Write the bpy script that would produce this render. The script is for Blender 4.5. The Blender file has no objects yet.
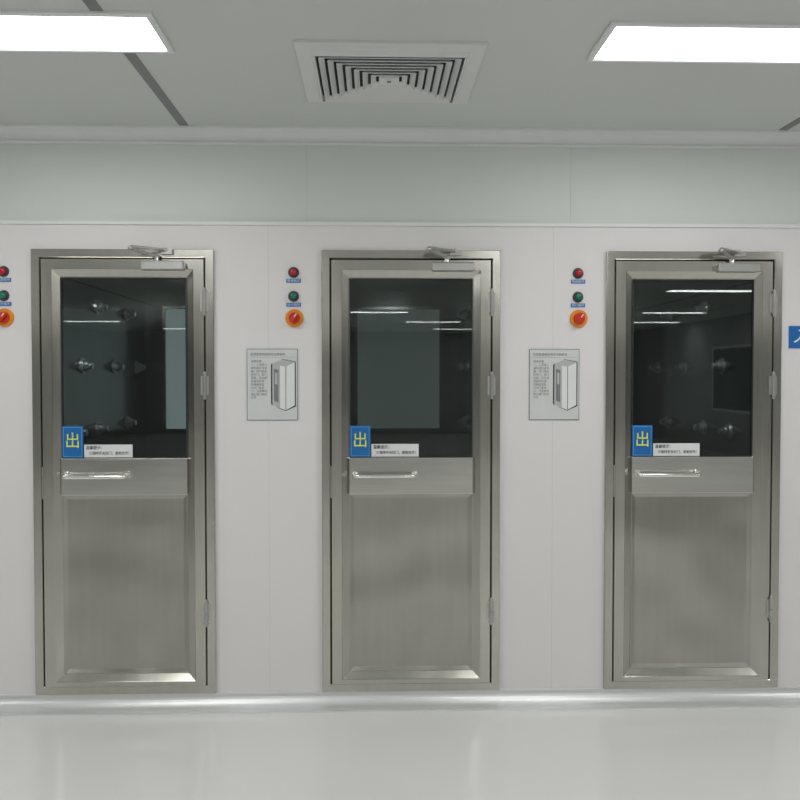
import bpy, bmesh, math
from mathutils import Vector, Matrix

scene = bpy.context.scene
scene.view_settings.view_transform = 'Standard'
scene.view_settings.look = 'None'

# ------------------------------------------------------------------ materials
def nodes_of(name):
    m = bpy.data.materials.new(name); m.use_nodes = True
    nt = m.node_tree
    return m, nt, nt.nodes['Principled BSDF']

def mat(name, col, rough=0.5, metal=0.0, var=0.0, scale=8.0, stretch=(1,1,1), bump=0.0, spec=0.5, rvar=0.0, wave=0.0):
    m, nt, p = nodes_of(name)
    p.inputs['Base Color'].default_value = (*col, 1)
    p.inputs['Roughness'].default_value = rough
    p.inputs['Metallic'].default_value = metal
    p.inputs['Specular IOR Level'].default_value = spec
    if var or bump or rvar:
        tc = nt.nodes.new('ShaderNodeTexCoord')
        mp = nt.nodes.new('ShaderNodeMapping'); mp.inputs['Scale'].default_value = stretch
        nz = nt.nodes.new('ShaderNodeTexNoise'); nz.inputs['Scale'].default_value = scale
        nz.inputs['Detail'].default_value = 4
        nt.links.new(tc.outputs['Object'], mp.inputs['Vector'])
        nt.links.new(mp.outputs['Vector'], nz.inputs['Vector'])
        if var:
            cr = nt.nodes.new('ShaderNodeValToRGB')
            cr.color_ramp.elements[0].position = 0.3; cr.color_ramp.elements[1].position = 0.7
            cr.color_ramp.elements[0].color = (*[c*(1-var) for c in col], 1)
            cr.color_ramp.elements[1].color = (*[min(1, c*(1+var)) for c in col], 1)
            nt.links.new(nz.outputs['Fac'], cr.inputs['Fac'])
            nt.links.new(cr.outputs['Color'], p.inputs['Base Color'])
        if rvar:
            mr = nt.nodes.new('ShaderNodeMapRange')
            mr.inputs['To Min'].default_value = rough-rvar; mr.inputs['To Max'].default_value = rough+rvar
            nt.links.new(nz.outputs['Fac'], mr.inputs['Value'])
            nt.links.new(mr.outputs['Result'], p.inputs['Roughness'])
        if bump:
            b = nt.nodes.new('ShaderNodeBump'); b.inputs['Strength'].default_value = bump
            b.inputs['Distance'].default_value = 0.002
            nt.links.new(nz.outputs['Fac'], b.inputs['Height'])
            nt.links.new(b.outputs['Normal'], p.inputs['Normal'])
        if wave:   # slow buckling of sheet metal
            n2 = nt.nodes.new('ShaderNodeTexNoise'); n2.inputs['Scale'].default_value = 2.2
            n2.inputs['Detail'].default_value = 1
            tg = nt.nodes.new('ShaderNodeTexCoord')
            oi = nt.nodes.new('ShaderNodeObjectInfo'); ad = nt.nodes.new('ShaderNodeVectorMath')
            nt.links.new(tg.outputs['Object'], ad.inputs[0]); nt.links.new(oi.outputs['Location'], ad.inputs[1])
            nt.links.new(ad.outputs[0], n2.inputs['Vector'])
            b = nt.nodes.new('ShaderNodeBump'); b.inputs['Strength'].default_value = 1.0
            b.inputs['Distance'].default_value = wave
            nt.links.new(n2.outputs['Fac'], b.inputs['Height'])
            nt.links.new(b.outputs['Normal'], p.inputs['Normal'])
    return m

def emis(name, col, s):
    m, nt, p = nodes_of(name)
    p.inputs['Base Color'].default_value = (*col, 1)
    p.inputs['Emission Color'].default_value = (*col, 1)
    p.inputs['Emission Strength'].default_value = s
    return m

def glass_mat(name, tint, boost):
    m = bpy.data.materials.new(name); m.use_nodes = True
    nt = m.node_tree; nt.nodes.clear()
    o = nt.nodes.new('ShaderNodeOutputMaterial')
    mx = nt.nodes.new('ShaderNodeMixShader')
    tr = nt.nodes.new('ShaderNodeBsdfTransparent'); tr.inputs['Color'].default_value = (*tint, 1)
    gl = nt.nodes.new('ShaderNodeBsdfGlossy'); gl.inputs['Roughness'].default_value = 0.012
    gl.inputs['Color'].default_value = (.95, 1, .98, 1)
    fr = nt.nodes.new('ShaderNodeFresnel'); fr.inputs['IOR'].default_value = boost
    nt.links.new(fr.outputs[0], mx.inputs[0]); nt.links.new(tr.outputs[0], mx.inputs[1])
    nt.links.new(gl.outputs[0], mx.inputs[2]); nt.links.new(mx.outputs[0], o.inputs[0])
    return m

M_wall  = mat('wall_panel_white', (.82,.80,.805), .42, var=.012, scale=1.5)
M_wallu = mat('wall_panel_upper', (.73,.76,.735), .4, var=.02, scale=1.2)
M_ceil  = mat('ceiling_panel', (.68,.71,.68), .5, var=.02, scale=1.0)
M_floor = mat('floor_epoxy', (.82,.82,.81), .15, var=.02, scale=1.3, rvar=.05)
M_far   = mat('far_wall_paint', (.46,.47,.46), .6, var=.03, scale=1)
M_trim  = mat('aluminium_trim_white', (.84,.85,.85), .3, var=.02, scale=4)
M_base  = mat('aluminium_cove', (.80,.81,.81), .28, .55, var=.02, scale=4)
M_seam  = mat('seam_grey', (.25,.26,.26), .6, var=.05)
M_pseam = mat('panel_joint', (.68,.68,.68), .6, var=.03)
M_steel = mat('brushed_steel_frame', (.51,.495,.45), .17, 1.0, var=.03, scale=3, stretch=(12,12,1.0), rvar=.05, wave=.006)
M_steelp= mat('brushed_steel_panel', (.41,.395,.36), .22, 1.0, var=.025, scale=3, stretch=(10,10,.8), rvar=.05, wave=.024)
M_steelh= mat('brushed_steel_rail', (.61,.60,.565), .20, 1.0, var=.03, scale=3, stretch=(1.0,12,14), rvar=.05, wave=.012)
M_chrome= mat('polished_steel', (.88,.87,.84), .12, 1.0, var=.03)
M_nozz  = mat('nozzle_steel', (.88,.88,.86), .22, .55, var=.03)
M_alu   = mat('cast_aluminium', (.52,.52,.50), .34, 0.9, var=.05)
M_dark  = mat('rubber_gasket', (.02,.02,.02), .6, var=.1)
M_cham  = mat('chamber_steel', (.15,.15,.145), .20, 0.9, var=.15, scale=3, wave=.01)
M_glass = glass_mat('tinted_glass', (.58,.61,.61), 1.66)
M_light = emis('led_diffuser', (1,1,.985), 12.0)
M_chl   = [emis('chamber_fill_glow_%d' % i, (.9,1,1), s) for i, s in enumerate((34.0, 12.0, 16.0))]  # glow of the added fill boxes, one strength per chamber
M_farw  = [emis('glowing_window_pane_%d' % i, c, s) for i, (c, s) in enumerate((((.66,.82,.80),.42), ((.62,.74,.70),.14), ((.62,.74,.70),.10)))]  # pane emission stands in for the lit room beyond
M_blue  = mat('sign_blue', (.01,.15,.46), .35, var=.04)
M_yell  = mat('sign_yellow', (.80,.85,.12), .4, var=.03)
M_white = mat('sign_white', (.82,.84,.84), .4, var=.02)
M_black = mat('print_black', (.03,.03,.035), .5, var=.05)
M_grey  = mat('print_grey', (.22,.23,.24), .5, var=.05)
M_lgrey = mat('print_light_grey', (.50,.52,.52), .5, var=.05)
M_paper = mat('poster_paper', (.70,.72,.72), .22, var=.02)
M_sblue = mat('sign_light_blue', (.10,.42,.70), .4, var=.03)
M_red   = mat('lens_red', (.55,.01,.03), .2, var=.05)
M_green = mat('lens_green', (.0,.20,.12), .2, var=.05)
M_bezel = mat('bezel_black', (.05,.05,.055), .35, var=.05)
M_orange= mat('switch_orange', (.85,.28,.01), .4, var=.04)
M_sred  = mat('switch_red', (.62,.03,.01), .35, var=.04)
M_vent  = mat('diffuser_white', (.76,.77,.76), .45, var=.02)
M_ventd = mat('vent_backing_dark', (.05,.055,.055), .8, var=.05)
M_dwin  = mat('added_dark_glass', (.16,.175,.175), .12, var=.1)  # for the added panes that darken parts of the reflections

# ------------------------------------------------------------------ helpers
def obj(name, bm, m, parent=None, loc=(0,0,0), bevel=0, smooth=False):
    me = bpy.data.meshes.new(name)
    bmesh.ops.recalc_face_normals(bm, faces=bm.faces)
    bm.to_mesh(me); bm.free()
    if smooth:
        for p in me.polygons: p.use_smooth = True
    o = bpy.data.objects.new(name, me); scene.collection.objects.link(o)
    for mm in (m if isinstance(m, (list, tuple)) else [m]): me.materials.append(mm)
    o.location = loc
    if parent: o.parent = parent
    if bevel:
        b = o.modifiers.new('bevel', 'BEVEL'); b.width = bevel; b.segments = 2
        b.limit_method = 'ANGLE'
    return o

def empty(name, loc):
    e = bpy.data.objects.new(name, None); e.empty_display_size = .1
    scene.collection.objects.link(e); e.location = loc
    return e

def box(bm, x0, x1, y0, y1, z0, z1, mi=0):
    vs = [bm.verts.new((x, y, z)) for x in (x0, x1) for y in (y0, y1) for z in (z0, z1)]
    for q in ((0,1,3,2),(4,6,7,5),(0,4,5,1),(2,3,7,6),(0,2,6,4),(1,5,7,3)):
        f = bm.faces.new([vs[i] for i in q]); f.material_index = mi
    return bm

def boxes(*bs):
    bm = bmesh.new()
    for b in bs: box(bm, *b)
    return bm

def rings(bm, x0, x1, z0, z1, prof, cap=False, swap=False, mi=0):
    """concentric mitred rectangle sweep; prof = [(inset, depth)]"""
    prev = None
    for ins, d in prof:
        c = [(x0+ins, z0+ins), (x1-ins, z0+ins), (x1-ins, z1-ins), (x0+ins, z1-ins)]
        r = [bm.verts.new((x, d, z) if not swap else (x, z, d)) for x, z in c]
        if prev:
            for i in range(4):
                f = bm.faces.new([prev[i], prev[(i+1)%4], r[(i+1)%4], r[i]]); f.material_index = mi
        prev = r
    if cap:
        f = bm.faces.new(prev); f.material_index = mi
    return bm

def extrude_x(name, prof, x0, x1, m, smooth=False):
    bm = bmesh.new()
    a = [bm.verts.new((x0, y, z)) for y, z in prof]
    b = [bm.verts.new((x1, y, z)) for y, z in prof]
    n = len(prof)
    for i in range(n):
        bm.faces.new([a[i], a[(i+1)%n], b[(i+1)%n], b[i]])
    bm.faces.new(a); bm.faces.new(b[::-1])
    return obj(name, bm, m)

def cyl(bm, p0, p1, r0, r1=None, seg=24, mi=0):
    p0, p1 = Vector(p0), Vector(p1); r1 = r0 if r1 is None else r1
    d = p1-p0
    q = Vector((0,0,1)).rotation_difference(d.normalized())
    M = Matrix.Translation((p0+p1)/2) @ q.to_matrix().to_4x4()
    before = set(bm.faces)
    bmesh.ops.create_cone(bm, cap_ends=True, segments=seg, radius1=r0, radius2=r1, depth=d.length, matrix=M)
    for f in bm.faces:
        if f not in before: f.material_index = mi
    return bm

def ball(bm, c, r, mi=0, sc=(1,1,1)):
    before = set(bm.faces)
    bmesh.ops.create_uvsphere(bm, u_segments=20, v_segments=12, radius=r,
        matrix=Matrix.Translation(c) @ Matrix.Diagonal((*sc, 1)))
    for f in bm.faces:
        if f not in before: f.material_index = mi; f.smooth = True
    return bm

def tube(name, pts, r, m, parent):
    cu = bpy.data.curves.new(name, 'CURVE'); cu.dimensions = '3D'
    sp = cu.splines.new('POLY'); sp.points.add(len(pts)-1)
    for p, c in zip(sp.points, pts): p.co = (*c, 1)
    cu.bevel_depth = r; cu.bevel_resolution = 5; cu.use_fill_caps = True
    t = bpy.data.objects.new('tmp', cu); scene.collection.objects.link(t)
    bpy.context.view_layer.update()
    me = bpy.data.meshes.new_from_object(t.evaluated_get(bpy.context.evaluated_depsgraph_get()))
    bpy.data.objects.remove(t)
    me.materials.clear(); me.materials.append(m)
    for p in me.polygons: p.use_smooth = True
    o = bpy.data.objects.new(name, me); scene.collection.objects.link(o); o.parent = parent
    return o

def text(name, s, size, loc, m, parent, ax='LEFT', width=None, bold=0.0):
    cu = bpy.data.curves.new(name, 'FONT'); cu.body = s; cu.size = size
    cu.align_x = ax; cu.align_y = 'CENTER'; cu.offset = bold
    t = bpy.data.objects.new('tmp', cu); scene.collection.objects.link(t)
    bpy.context.view_layer.update()
    me = bpy.data.meshes.new_from_object(t.evaluated_get(bpy.context.evaluated_depsgraph_get()))
    bpy.data.objects.remove(t)
    me.materials.clear(); me.materials.append(m)
    if width and len(me.vertices):
        w = max(v.co.x for v in me.vertices)-min(v.co.x for v in me.vertices)
        for v in me.vertices: v.co.x *= width/w
    o = bpy.data.objects.new(name, me); scene.collection.objects.link(o)
    o.rotation_euler = (math.pi/2, 0, 0); o.location = loc; o.parent = parent
    return o

# ------------------------------------------------------------------ dimensions
HC, D = 1.58, 4.25
CEIL = 2.73
XL, XR, YB = -7.0, 7.0, -20.0
CX = [-1.163, .180, 1.523]
HW = .42; ZB, ZT = .078, 2.163
WT = 2.283

# ------------------------------------------------------------------ shell
bm = bmesh.new()
edges = [XL] + [e for c in CX for e in (c-HW, c+HW)] + [XR]
for i in range(0, len(edges), 2): box(bm, edges[i], edges[i+1], 0, .06, 0, WT)
for c in CX:
    box(bm, c-HW, c+HW, 0, .06, ZT, WT); box(bm, c-HW, c+HW, 0, .06, 0, ZB)
box(bm, XL, XR, .015, .08, WT, CEIL, 1)
obj('wall_front', bm, [M_wall, M_wallu])
obj('floor', boxes((XL-.1, XR+.1, YB-.1, 2.5, -.1, 0)), M_floor)
obj('ceiling', boxes((XL-.1, XR+.1, YB-.1, .1, CEIL, CEIL+.1)), M_ceil)
obj('wall_left', boxes((XL-.1, XL, YB, .06, 0, CEIL)), M_far)
obj('wall_right', boxes((XR, XR+.1, YB, .06, 0, CEIL)), M_far)
obj('wall_rear', boxes((XL, XR, YB-.1, YB, 0, CEIL)), M_far)
# dark windows added on the unseen side walls, for contrast in the steel's reflections
wi = 1
for sx in (-1, 1):
    for y0, y1 in ((-3.4,-1.6), (-6.4,-4.2), (-10,-7.4), (-14,-11.2)):
        e = empty('added_dark_window_%d' % wi, (sx*7.0, (y0+y1)/2, 0)); wi += 1
        l = (y1-y0)/2; a, b = sorted((0, -sx*.02))
        obj('glass', boxes((a, b, -l, l, .9, 2.1)), M_dwin, e)
        a, b = sorted((0, -sx*.035))
        obj('frame', boxes((a,b,-l-.05,l+.05,.85,.9),(a,b,-l-.05,l+.05,2.1,2.15),(a,b,-l-.05,-l,.9,2.1),(a,b,l,l+.05,.9,2.1)), M_trim, e)

# coving profiles
def cove(y0, z0, r, up, n=8):
    pts = []
    for i in range(n+1):
        a = math.pi/2*i/n
        pts.append((y0-r+r*math.sin(a), z0+(r-r*math.cos(a))*up))
    return pts
base = [(0,0)] + [(-.075,0), (-.075,.008)] + cove(-.007,.010,.058,1) + [(-.013,.070), (-.013,.077), (0,.077)]
extrude_x('baseboard_front', base, XL, XR, M_base)
top = [(.015,CEIL)] + [(-.045,CEIL), (-.045,CEIL-.010)] + cove(.004,CEIL-.014,.045,-1) + [(-.002,CEIL-.066), (-.002,CEIL-.076), (.015,CEIL-.076)]
extrude_x('trim_1', top, XL, XR, M_trim)
extrude_x('trim_2', [(.016,WT-.004),(-.008,WT-.004),(-.008,WT+.012),(.016,WT+.012)], XL, XR, M_trim)
# wall panel joints
bm = bmesh.new()
for x in (-3.55,-2.31,-.31,.938,2.19,3.43): box(bm, x-.002, x+.002, .0135, .016, WT+.013, CEIL-.08)
for x in (-2.35,-.49,.853,2.35,3.6): box(bm, x-.001, x+.001, -.0006, .001, .077, WT-.005)
obj('trim_3', bm, M_pseam)
# ceiling joint strips
bm = bmesh.new()
for x in (-6.4,-3.65,-.87,1.925,4.7): box(bm, x-.02, x+.02, YB, -.046, CEIL-.003, CEIL)
obj('trim_4', bm, M_seam)

# ------------------------------------------------------------------ ceiling lights
def light_panel(x0, x1, y0, y1):
    e = empty('ceiling_light_panel', ((x0+x1)/2, (y0+y1)/2, CEIL))
    w, l = (x1-x0)/2, (y1-y0)/2
    bm = bmesh.new()
    rings(bm, -w, w, -l, l, [(0,0),(0,-.010),(.006,-.014),(.020,-.014),(.026,-.008)], swap=True)
    obj('frame', bm, M_trim, e)
    bm = bmesh.new()
    vs = [bm.verts.new(v) for v in ((-w+.024,-l+.024,-.009),(-w+.024,l-.024,-.009),(w-.024,l-.024,-.009),(w-.024,-l+.024,-.009))]
    f = bm.faces.new(vs)
    me = bpy.data.meshes.new('diffuser'); bm.to_mesh(me); bm.free(); me.materials.append(M_light)
    o = bpy.data.objects.new('diffuser', me); scene.collection.objects.link(o); o.parent = e
light_panel(-1.92, -.70, -1.35, -1.005)
light_panel(.775, 2.0, -1.32, -.965)
for y, xs in ((-3.7,(-4.0,-1.32,1.39,4.2)), (-6.5,(-4.9,-1.32,1.8,5.9)), (-7.9,(4.6,)), (-9.4,(-1.4,2.3,-5.6)), (-12.2,(-2.3,.05,2.9,5.55)),
              (-15.2,(-6.0,-2.6,1.3,3.6,6.1)), (-18.2,(-4.6,-1.6,2.1,5.0))):
    for x in xs:
        light_panel(x-.61, x+.61, y-.165, y+.165)
light_panel(-4.7, -3.5, -1.34, -1.0); light_panel(3.5, 4.7, -1.34, -1.0)

# ------------------------------------------------------------------ vent diffuser
v = empty('ceiling_air_diffuser', (.062, -.785, CEIL))
S = .335
bm = bmesh.new()
rings(bm, -S, S, -S, S, [(0,0),(0,-.010),(.004,-.014),(.056,-.016),(.066,-.032),(.070,-.032),(.070,-.004)], swap=True)
obj('flange', bm, M_vent, v)
bm = bmesh.new(); box(bm, -S+.03, S-.03, -S+.03, S-.03, -.003, -.001); obj('dark_backing', bm, M_ventd, v)  # flat dark sheet in place of the shaded cavity behind the louvres
bm = bmesh.new()
ins = .080
for k in range(7):
    rings(bm, -S, S, -S, S, [(ins, -.032), (ins+.001, -.035), (ins+.020, -.018), (ins+.019, -.015), (ins, -.032)], swap=True)
    ins += .031
rings(bm, -S, S, -S, S, [(ins,-.010), (ins,-.032)], cap=True, swap=True)
obj('louvres', bm, M_vent, v)
bm = bmesh.new()
cyl(bm, (0,0,-.036), (0,0,-.03), .008); obj('centre_screw', bm, M_seam, v)

# ------------------------------------------------------------------ doors
HINGE_Z = (1.92, 1.53, .46)
for n, cx in enumerate(CX, 1):
    d = empty('door_%d' % n, (cx, 0, 0))
    bm = bmesh.new()
    rings(bm, -HW, HW, ZB, ZT, [(0,.058),(0,-.020),(.002,-.022),(.036,-.022),(.039,-.018),(.039,.058)])
    obj('jamb_frame', bm, M_steel, d)
    bm = bmesh.new()
    rings(bm, -HW+.037, HW-.037, ZB+.037, ZT-.037, [(0,.03),(.02,.03)])
    obj('stop_seal', bm, M_dark, d)
    lx, lz0, lz1 = HW-.043, ZB+.008, ZT-.043
    bm = bmesh.new()
    rings(bm, -lx, lx, lz0, lz1, [(0,.028),(0,-.016),(.003,-.020),(.050,-.020),(.052,-.018),(.084,-.001),(.087,-.001),(.087,.02)])
    obj('leaf_frame', bm, M_steel, d)
    bm = boxes((-.293,.293,-.018,.02,1.015,1.190))
    obj('mid_rail', bm, M_steelh, d, bevel=.004)
    bm = bmesh.new()
    rings(bm, -.292, .292, lz0+.084, 1.018, [(0,-.002),(.004,-.002),(.022,.004),(.026,.004)], cap=True)
    obj('lower_panel', bm, M_steelp, d)
    gz0, gz1 = 1.190, lz1-.087
    bm = boxes((-.291,.291,.002,.008,gz0,gz1)); obj('glass_pane', bm, M_glass, d)
    bm = bmesh.new(); rings(bm, -.291, .291, gz0, gz1, [(0,-.005),(.005,-.005),(.005,.001)]); obj('gasket', bm, M_dark, d)
    # pull handle
    hz = 1.108
    pts = [(-.268,-.02,hz+.006)]
    for i in range(7):
        a = math.pi/2*i/6
        pts.append((-.268+.022*(1-math.cos(a)), -.05-.022*math.sin(a), hz))
    for i in range(7):
        a = math.pi/2*(1-i/6)
        pts.append((.018-.022*(1-math.cos(a)), -.05-.022*math.sin(a), hz))
    pts.append((.018,-.02,hz+.006))
    tube('pull_handle', pts, .0105, M_chrome, d)
    bm = bmesh.new()
    for x in (-.268,.018): cyl(bm, (x,-.018,hz+.006), (x,-.028,hz+.006), .017, .014)
    obj('handle_rosettes', bm, M_chrome, d)
    # hinges
    bm = bmesh.new()
    for z in HINGE_Z:
        cyl(bm, (HW-.041,-.030,z-.055), (HW-.041,-.030,z-.002), .0085)
        cyl(bm, (HW-.041,-.030,z+.002), (HW-.041,-.030,z+.055), .0085)
        ball(bm, (HW-.041,-.030,z+.058), .0075); ball(bm, (HW-.041,-.030,z-.058), .0075)
        box(bm, HW-.060, HW-.041, -.0255, -.0135, z-.045, z+.045)
        box(bm, HW-.041, HW-.024, -.0255, -.0215, z-.045, z+.045)
    obj('hinges', bm, M_alu, d)
    bm = bmesh.new(); box(bm, -lx-.003, -lx+.001, -.018, -.01, 1.0, 1.15); obj('latch_plate', bm, M_alu, d)

    # ---- door closer
    c = empty('door_closer', (cx, 0, 0))
    bm = boxes((.095,.292,-.070,-.020,2.062,2.104)); obj('closer_body', bm, M_alu, c, bevel=.007)
    bm = bmesh.new()
    cyl(bm, (.165,-.047,2.10), (.165,-.047,2.125), .013)
    cyl(bm, (.292,-.046,2.083), (.297,-.046,2.083), .012)
    obj('pivot_spindle', bm, M_chrome, c)
    bm = bmesh.new()
    px, knee = Vector((.170,-.047,2.124)), Vector((.075,-.150,2.150))
    cyl(bm, px, knee, .0095, .0075)
    ball(bm, px, .013, sc=(1,1,.7)); ball(bm, knee, .014, sc=(1,1,.8))
    obj('main_arm', bm, M_alu, c)
    bm = bmesh.new()
    cyl(bm, knee+Vector((0,0,.008)), (.205,-.035,2.157), .007)
    ball(bm, (.205,-.036,2.157), .011)
    box(bm, .180, .235, -.042, -.022, 2.138, 2.162)
    obj('forearm_bracket', bm, M_alu, c)

    # ---- blue exit sign on glass
    s = empty('door_exit_sign', (cx, 0, 0))
    bm = boxes((-.289,-.192,-.006,0.001,1.192,1.340)); obj('sign_plate', bm, M_blue, s, bevel=.001)
    bm = bmesh.new(); rings(bm, -.284,-.197,1.197,1.335,[(0,-.0062),(0,-.0066),(.0025,-.0066),(.0025,-.0062)])
    obj('sign_border', bm, M_sblue, s)
    text('glyph', '出', .078, (-.2405,-.0075,1.268), M_yell, s, 'CENTER', .058, .0004)
    # ---- white notice label
    s = empty('door_notice_label', (cx, 0, 0))
    bm = boxes((-.188,.036,-.0055,.001,1.193,1.253)); obj('label_plate', bm, M_white, s, bevel=.001)
    text('line_1', '温馨提示：', .019, (-.180,-.0065,1.238), M_black, s, 'LEFT', .075, .0001)
    text('line_2', '○请随手关好门，谢谢合作！', .017, (-.165,-.0065,1.212), M_black, s, 'LEFT', .185, .0001)

    # ---- indicators
    ix = cx-.552
    for nm, z, ml, cap in (('red_indicator_light', 2.060, M_red, '电源指示'), ('green_indicator_light', 1.948, M_green, '运行指示')):
        e = empty(nm, (ix, 0, z))
        bm = bmesh.new(); cyl(bm, (0,0,0), (0,-.008,0), .026, .024); cyl(bm, (0,-.008,0), (0,-.014,0), .021, .018)
        obj('bezel', bm, M_bezel, e)
        bm = bmesh.new(); cyl(bm, (0,-.012,0), (0,-.024,0), .016, .015); ball(bm, (0,-.024,0), .015, sc=(1,.5,1))
        obj('lens', bm, ml, e)
        bm = boxes((-.034,.034,-.003,0,-.048,-.030)); obj('label', bm, M_blue, e)
        text('label_text', cap, .015, (0,-.0035,-.039), M_white, e, 'CENTER', .058)
    e = empty('rotary_power_switch', (ix+.004, 0, 1.846))
    bm = bmesh.new(); cyl(bm, (0,0,0), (0,-.012,0), .043, .041, 32); obj('base_plate', bm, M_orange, e, bevel=.002)
    bm = bmesh.new(); cyl(bm, (0,-.012,0), (0,-.026,0), .027, .025, 28)
    obj('knob', bm, M_sred, e, bevel=.002)
    bm = bmesh.new(); box(bm, -.009, .009, -.046, -.024, -.026, .026)
    g = obj('knob_grip', bm, M_sred, e, bevel=.004); g.rotation_euler = (0, math.radians(35), 0)
    bm = bmesh.new(); box(bm, -.002,.002,-.0465,-.046,.004,.022); g = obj('knob_mark', bm, M_white, e); g.rotation_euler=(0, math.radians(35),0)

    # ---- air shower chamber behind
    a = empty('air_shower_chamber', (cx, 0, 0))
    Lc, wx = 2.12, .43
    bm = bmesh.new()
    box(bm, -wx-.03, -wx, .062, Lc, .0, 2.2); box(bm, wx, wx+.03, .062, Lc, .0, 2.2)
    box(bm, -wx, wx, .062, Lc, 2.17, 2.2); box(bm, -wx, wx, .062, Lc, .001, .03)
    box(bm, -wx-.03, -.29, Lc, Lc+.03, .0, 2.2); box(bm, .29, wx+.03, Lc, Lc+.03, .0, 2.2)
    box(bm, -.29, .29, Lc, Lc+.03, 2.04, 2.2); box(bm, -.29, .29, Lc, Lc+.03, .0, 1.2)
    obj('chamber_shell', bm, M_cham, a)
    bm = boxes((-.29,.29,Lc+.01,Lc+.02,1.2,2.04)); obj('far_window_pane', bm, M_farw[n-1], a)
    bm = bmesh.new(); rings(bm,-.31,.31,1.18,2.06,[(0,Lc),(0,Lc-.015),(.02,Lc-.015),(.022,Lc)]); obj('far_window_frame', bm, M_steel, a)
    bm = boxes((-.12,.12,.25,.37,2.155,2.17)); obj('hidden_fill_panel', bm, M_chl[n-1], a)  # glowing box added out of view to light the nozzles and chamber
    bm = bmesh.new()
    for sx in (-1, 1):
        for z, ys in ((1.97,(1.0,1.62)), (1.63,(.73,1.34,1.86)), (1.27,(.62,1.0,1.62))):
            for y in ys:
                cyl(bm, (sx*wx,y,z), (sx*(wx-.012),y,z), .045, .040)
                ball(bm, (sx*(wx-.016),y,z), .032)
                cyl(bm, (sx*(wx-.03),y,z), (sx*(wx-.060),y,z), .014, .018)
    obj('air_nozzles', bm, M_nozz, a)

# ------------------------------------------------------------------ posters
def poster(x0, x1, z0, z1):
    p = empty('instruction_poster', ((x0+x1)/2, 0, (z0+z1)/2))
    w, h = (x1-x0)/2, (z1-z0)/2
    obj('backing', boxes((-w,w,-.004,0,-h,h)), M_grey, p)
    obj('paper', boxes((-w+.003,w-.003,-.005,-.004,-h+.003,h-.003)), M_paper, p)
    text('title', '风淋室使用说明及注意事项', .014, (-w*.86,-.006,h-.027), M_grey, p, 'LEFT', w*1.35)
    obj('title_rule', boxes((-w*.9,w*.9,-.0058,-.005,h-.040,h-.038)), M_lgrey, p)
    lines = ['使用步骤', '一、人员进入', '请先换好洁净', '服，开门后关', '好外门，双门', '互锁，红外感', '应自动吹淋', '吹淋结束后', '从内门走出', '二、注意事项', '禁止两门同时', '打开']
    for i, s in enumerate(lines):
        text('text_line_%d' % (i+1), s, .0125, (-w*.84,-.006,h-.060-i*.0155), M_grey, p, 'LEFT')
    bm = bmesh.new()
    def poly(pts, mi, y):
        f = bm.faces.new([bm.verts.new((x*w, y, z*h)) for x, z in pts]); f.material_index = mi
    poly([(-.05,.55),(.0,.60),(.0,-.60),(-.05,-.53)], 3, -.0060)
    poly([(.0,.58),(.38,.70),(.88,.62),(.52,.50)], 1, -.0060)
    poly([(.0,.58),(.30,.53),(.30,-.66),(.0,-.56)], 1, -.0060)
    poly([(.30,.53),(.52,.50),(.52,-.72),(.30,-.66)], 0, -.0060)
    poly([(.52,.50),(.88,.62),(.88,-.58),(.52,-.72)], 0, -.0060)
    poly([(.06,.44),(.24,.41),(.24,-.50),(.06,-.45)], 2, -.0063)
    poly([(.10,.34),(.20,.33),(.20,.0),(.10,.02)], 1, -.0066)
    poly([(.515,.50),(.545,.51),(.545,-.71),(.515,-.72)], 2, -.0063)
    poly([(.10,-.62),(.52,-.74),(.95,-.60),(.88,-.57),(.52,-.71)], 3, -.0059)
    poly([(.88,.62),(.92,.62),(.92,-.58),(.88,-.58)], 3, -.0061)
    poly([(.36,.72),(.38,.70),(.92,.62),(.92,.65)], 2, -.0061)
    obj('cabinet_picture', bm, [M_white, M_lgrey, M_grey, M_black], p)
poster(-.592, -.353, 1.366, 1.702)
poster(.740, .979, 1.366, 1.702)

# ------------------------------------------------------------------ right edge blue sign
s = empty('blue_wall_sign', (2.10, 0, 1.76))
obj('plate', boxes((-.115,.115,-.005,0,-.053,.053)), M_blue, s, bevel=.001)
text('sign_text', '入口', .07, (-.005,-.006,.0), M_white, s, 'CENTER', .17, .0005)

# ------------------------------------------------------------------ world + camera
w = bpy.data.worlds.new('world'); scene.world = w; w.use_nodes = True
w.node_tree.nodes['Background'].inputs[0].default_value = (.5,.52,.52,1)
w.node_tree.nodes['Background'].inputs[1].default_value = .2

cam = bpy.data.cameras.new('camera'); co = bpy.data.objects.new('camera', cam)
scene.collection.objects.link(co); scene.camera = co
cam.sensor_width = 36; cam.lens = 36*900/800; cam.clip_start = .05
ph, th = .030, .028
F = Vector((math.sin(ph)*math.cos(th), math.cos(ph)*math.cos(th), -math.sin(th)))
R = Vector((math.cos(ph), -math.sin(ph), 0)); U = R.cross(F)
co.matrix_world = Matrix(((R.x,U.x,-F.x,0),(R.y,U.y,-F.y,-D),(R.z,U.z,-F.z,HC),(0,0,0,1)))
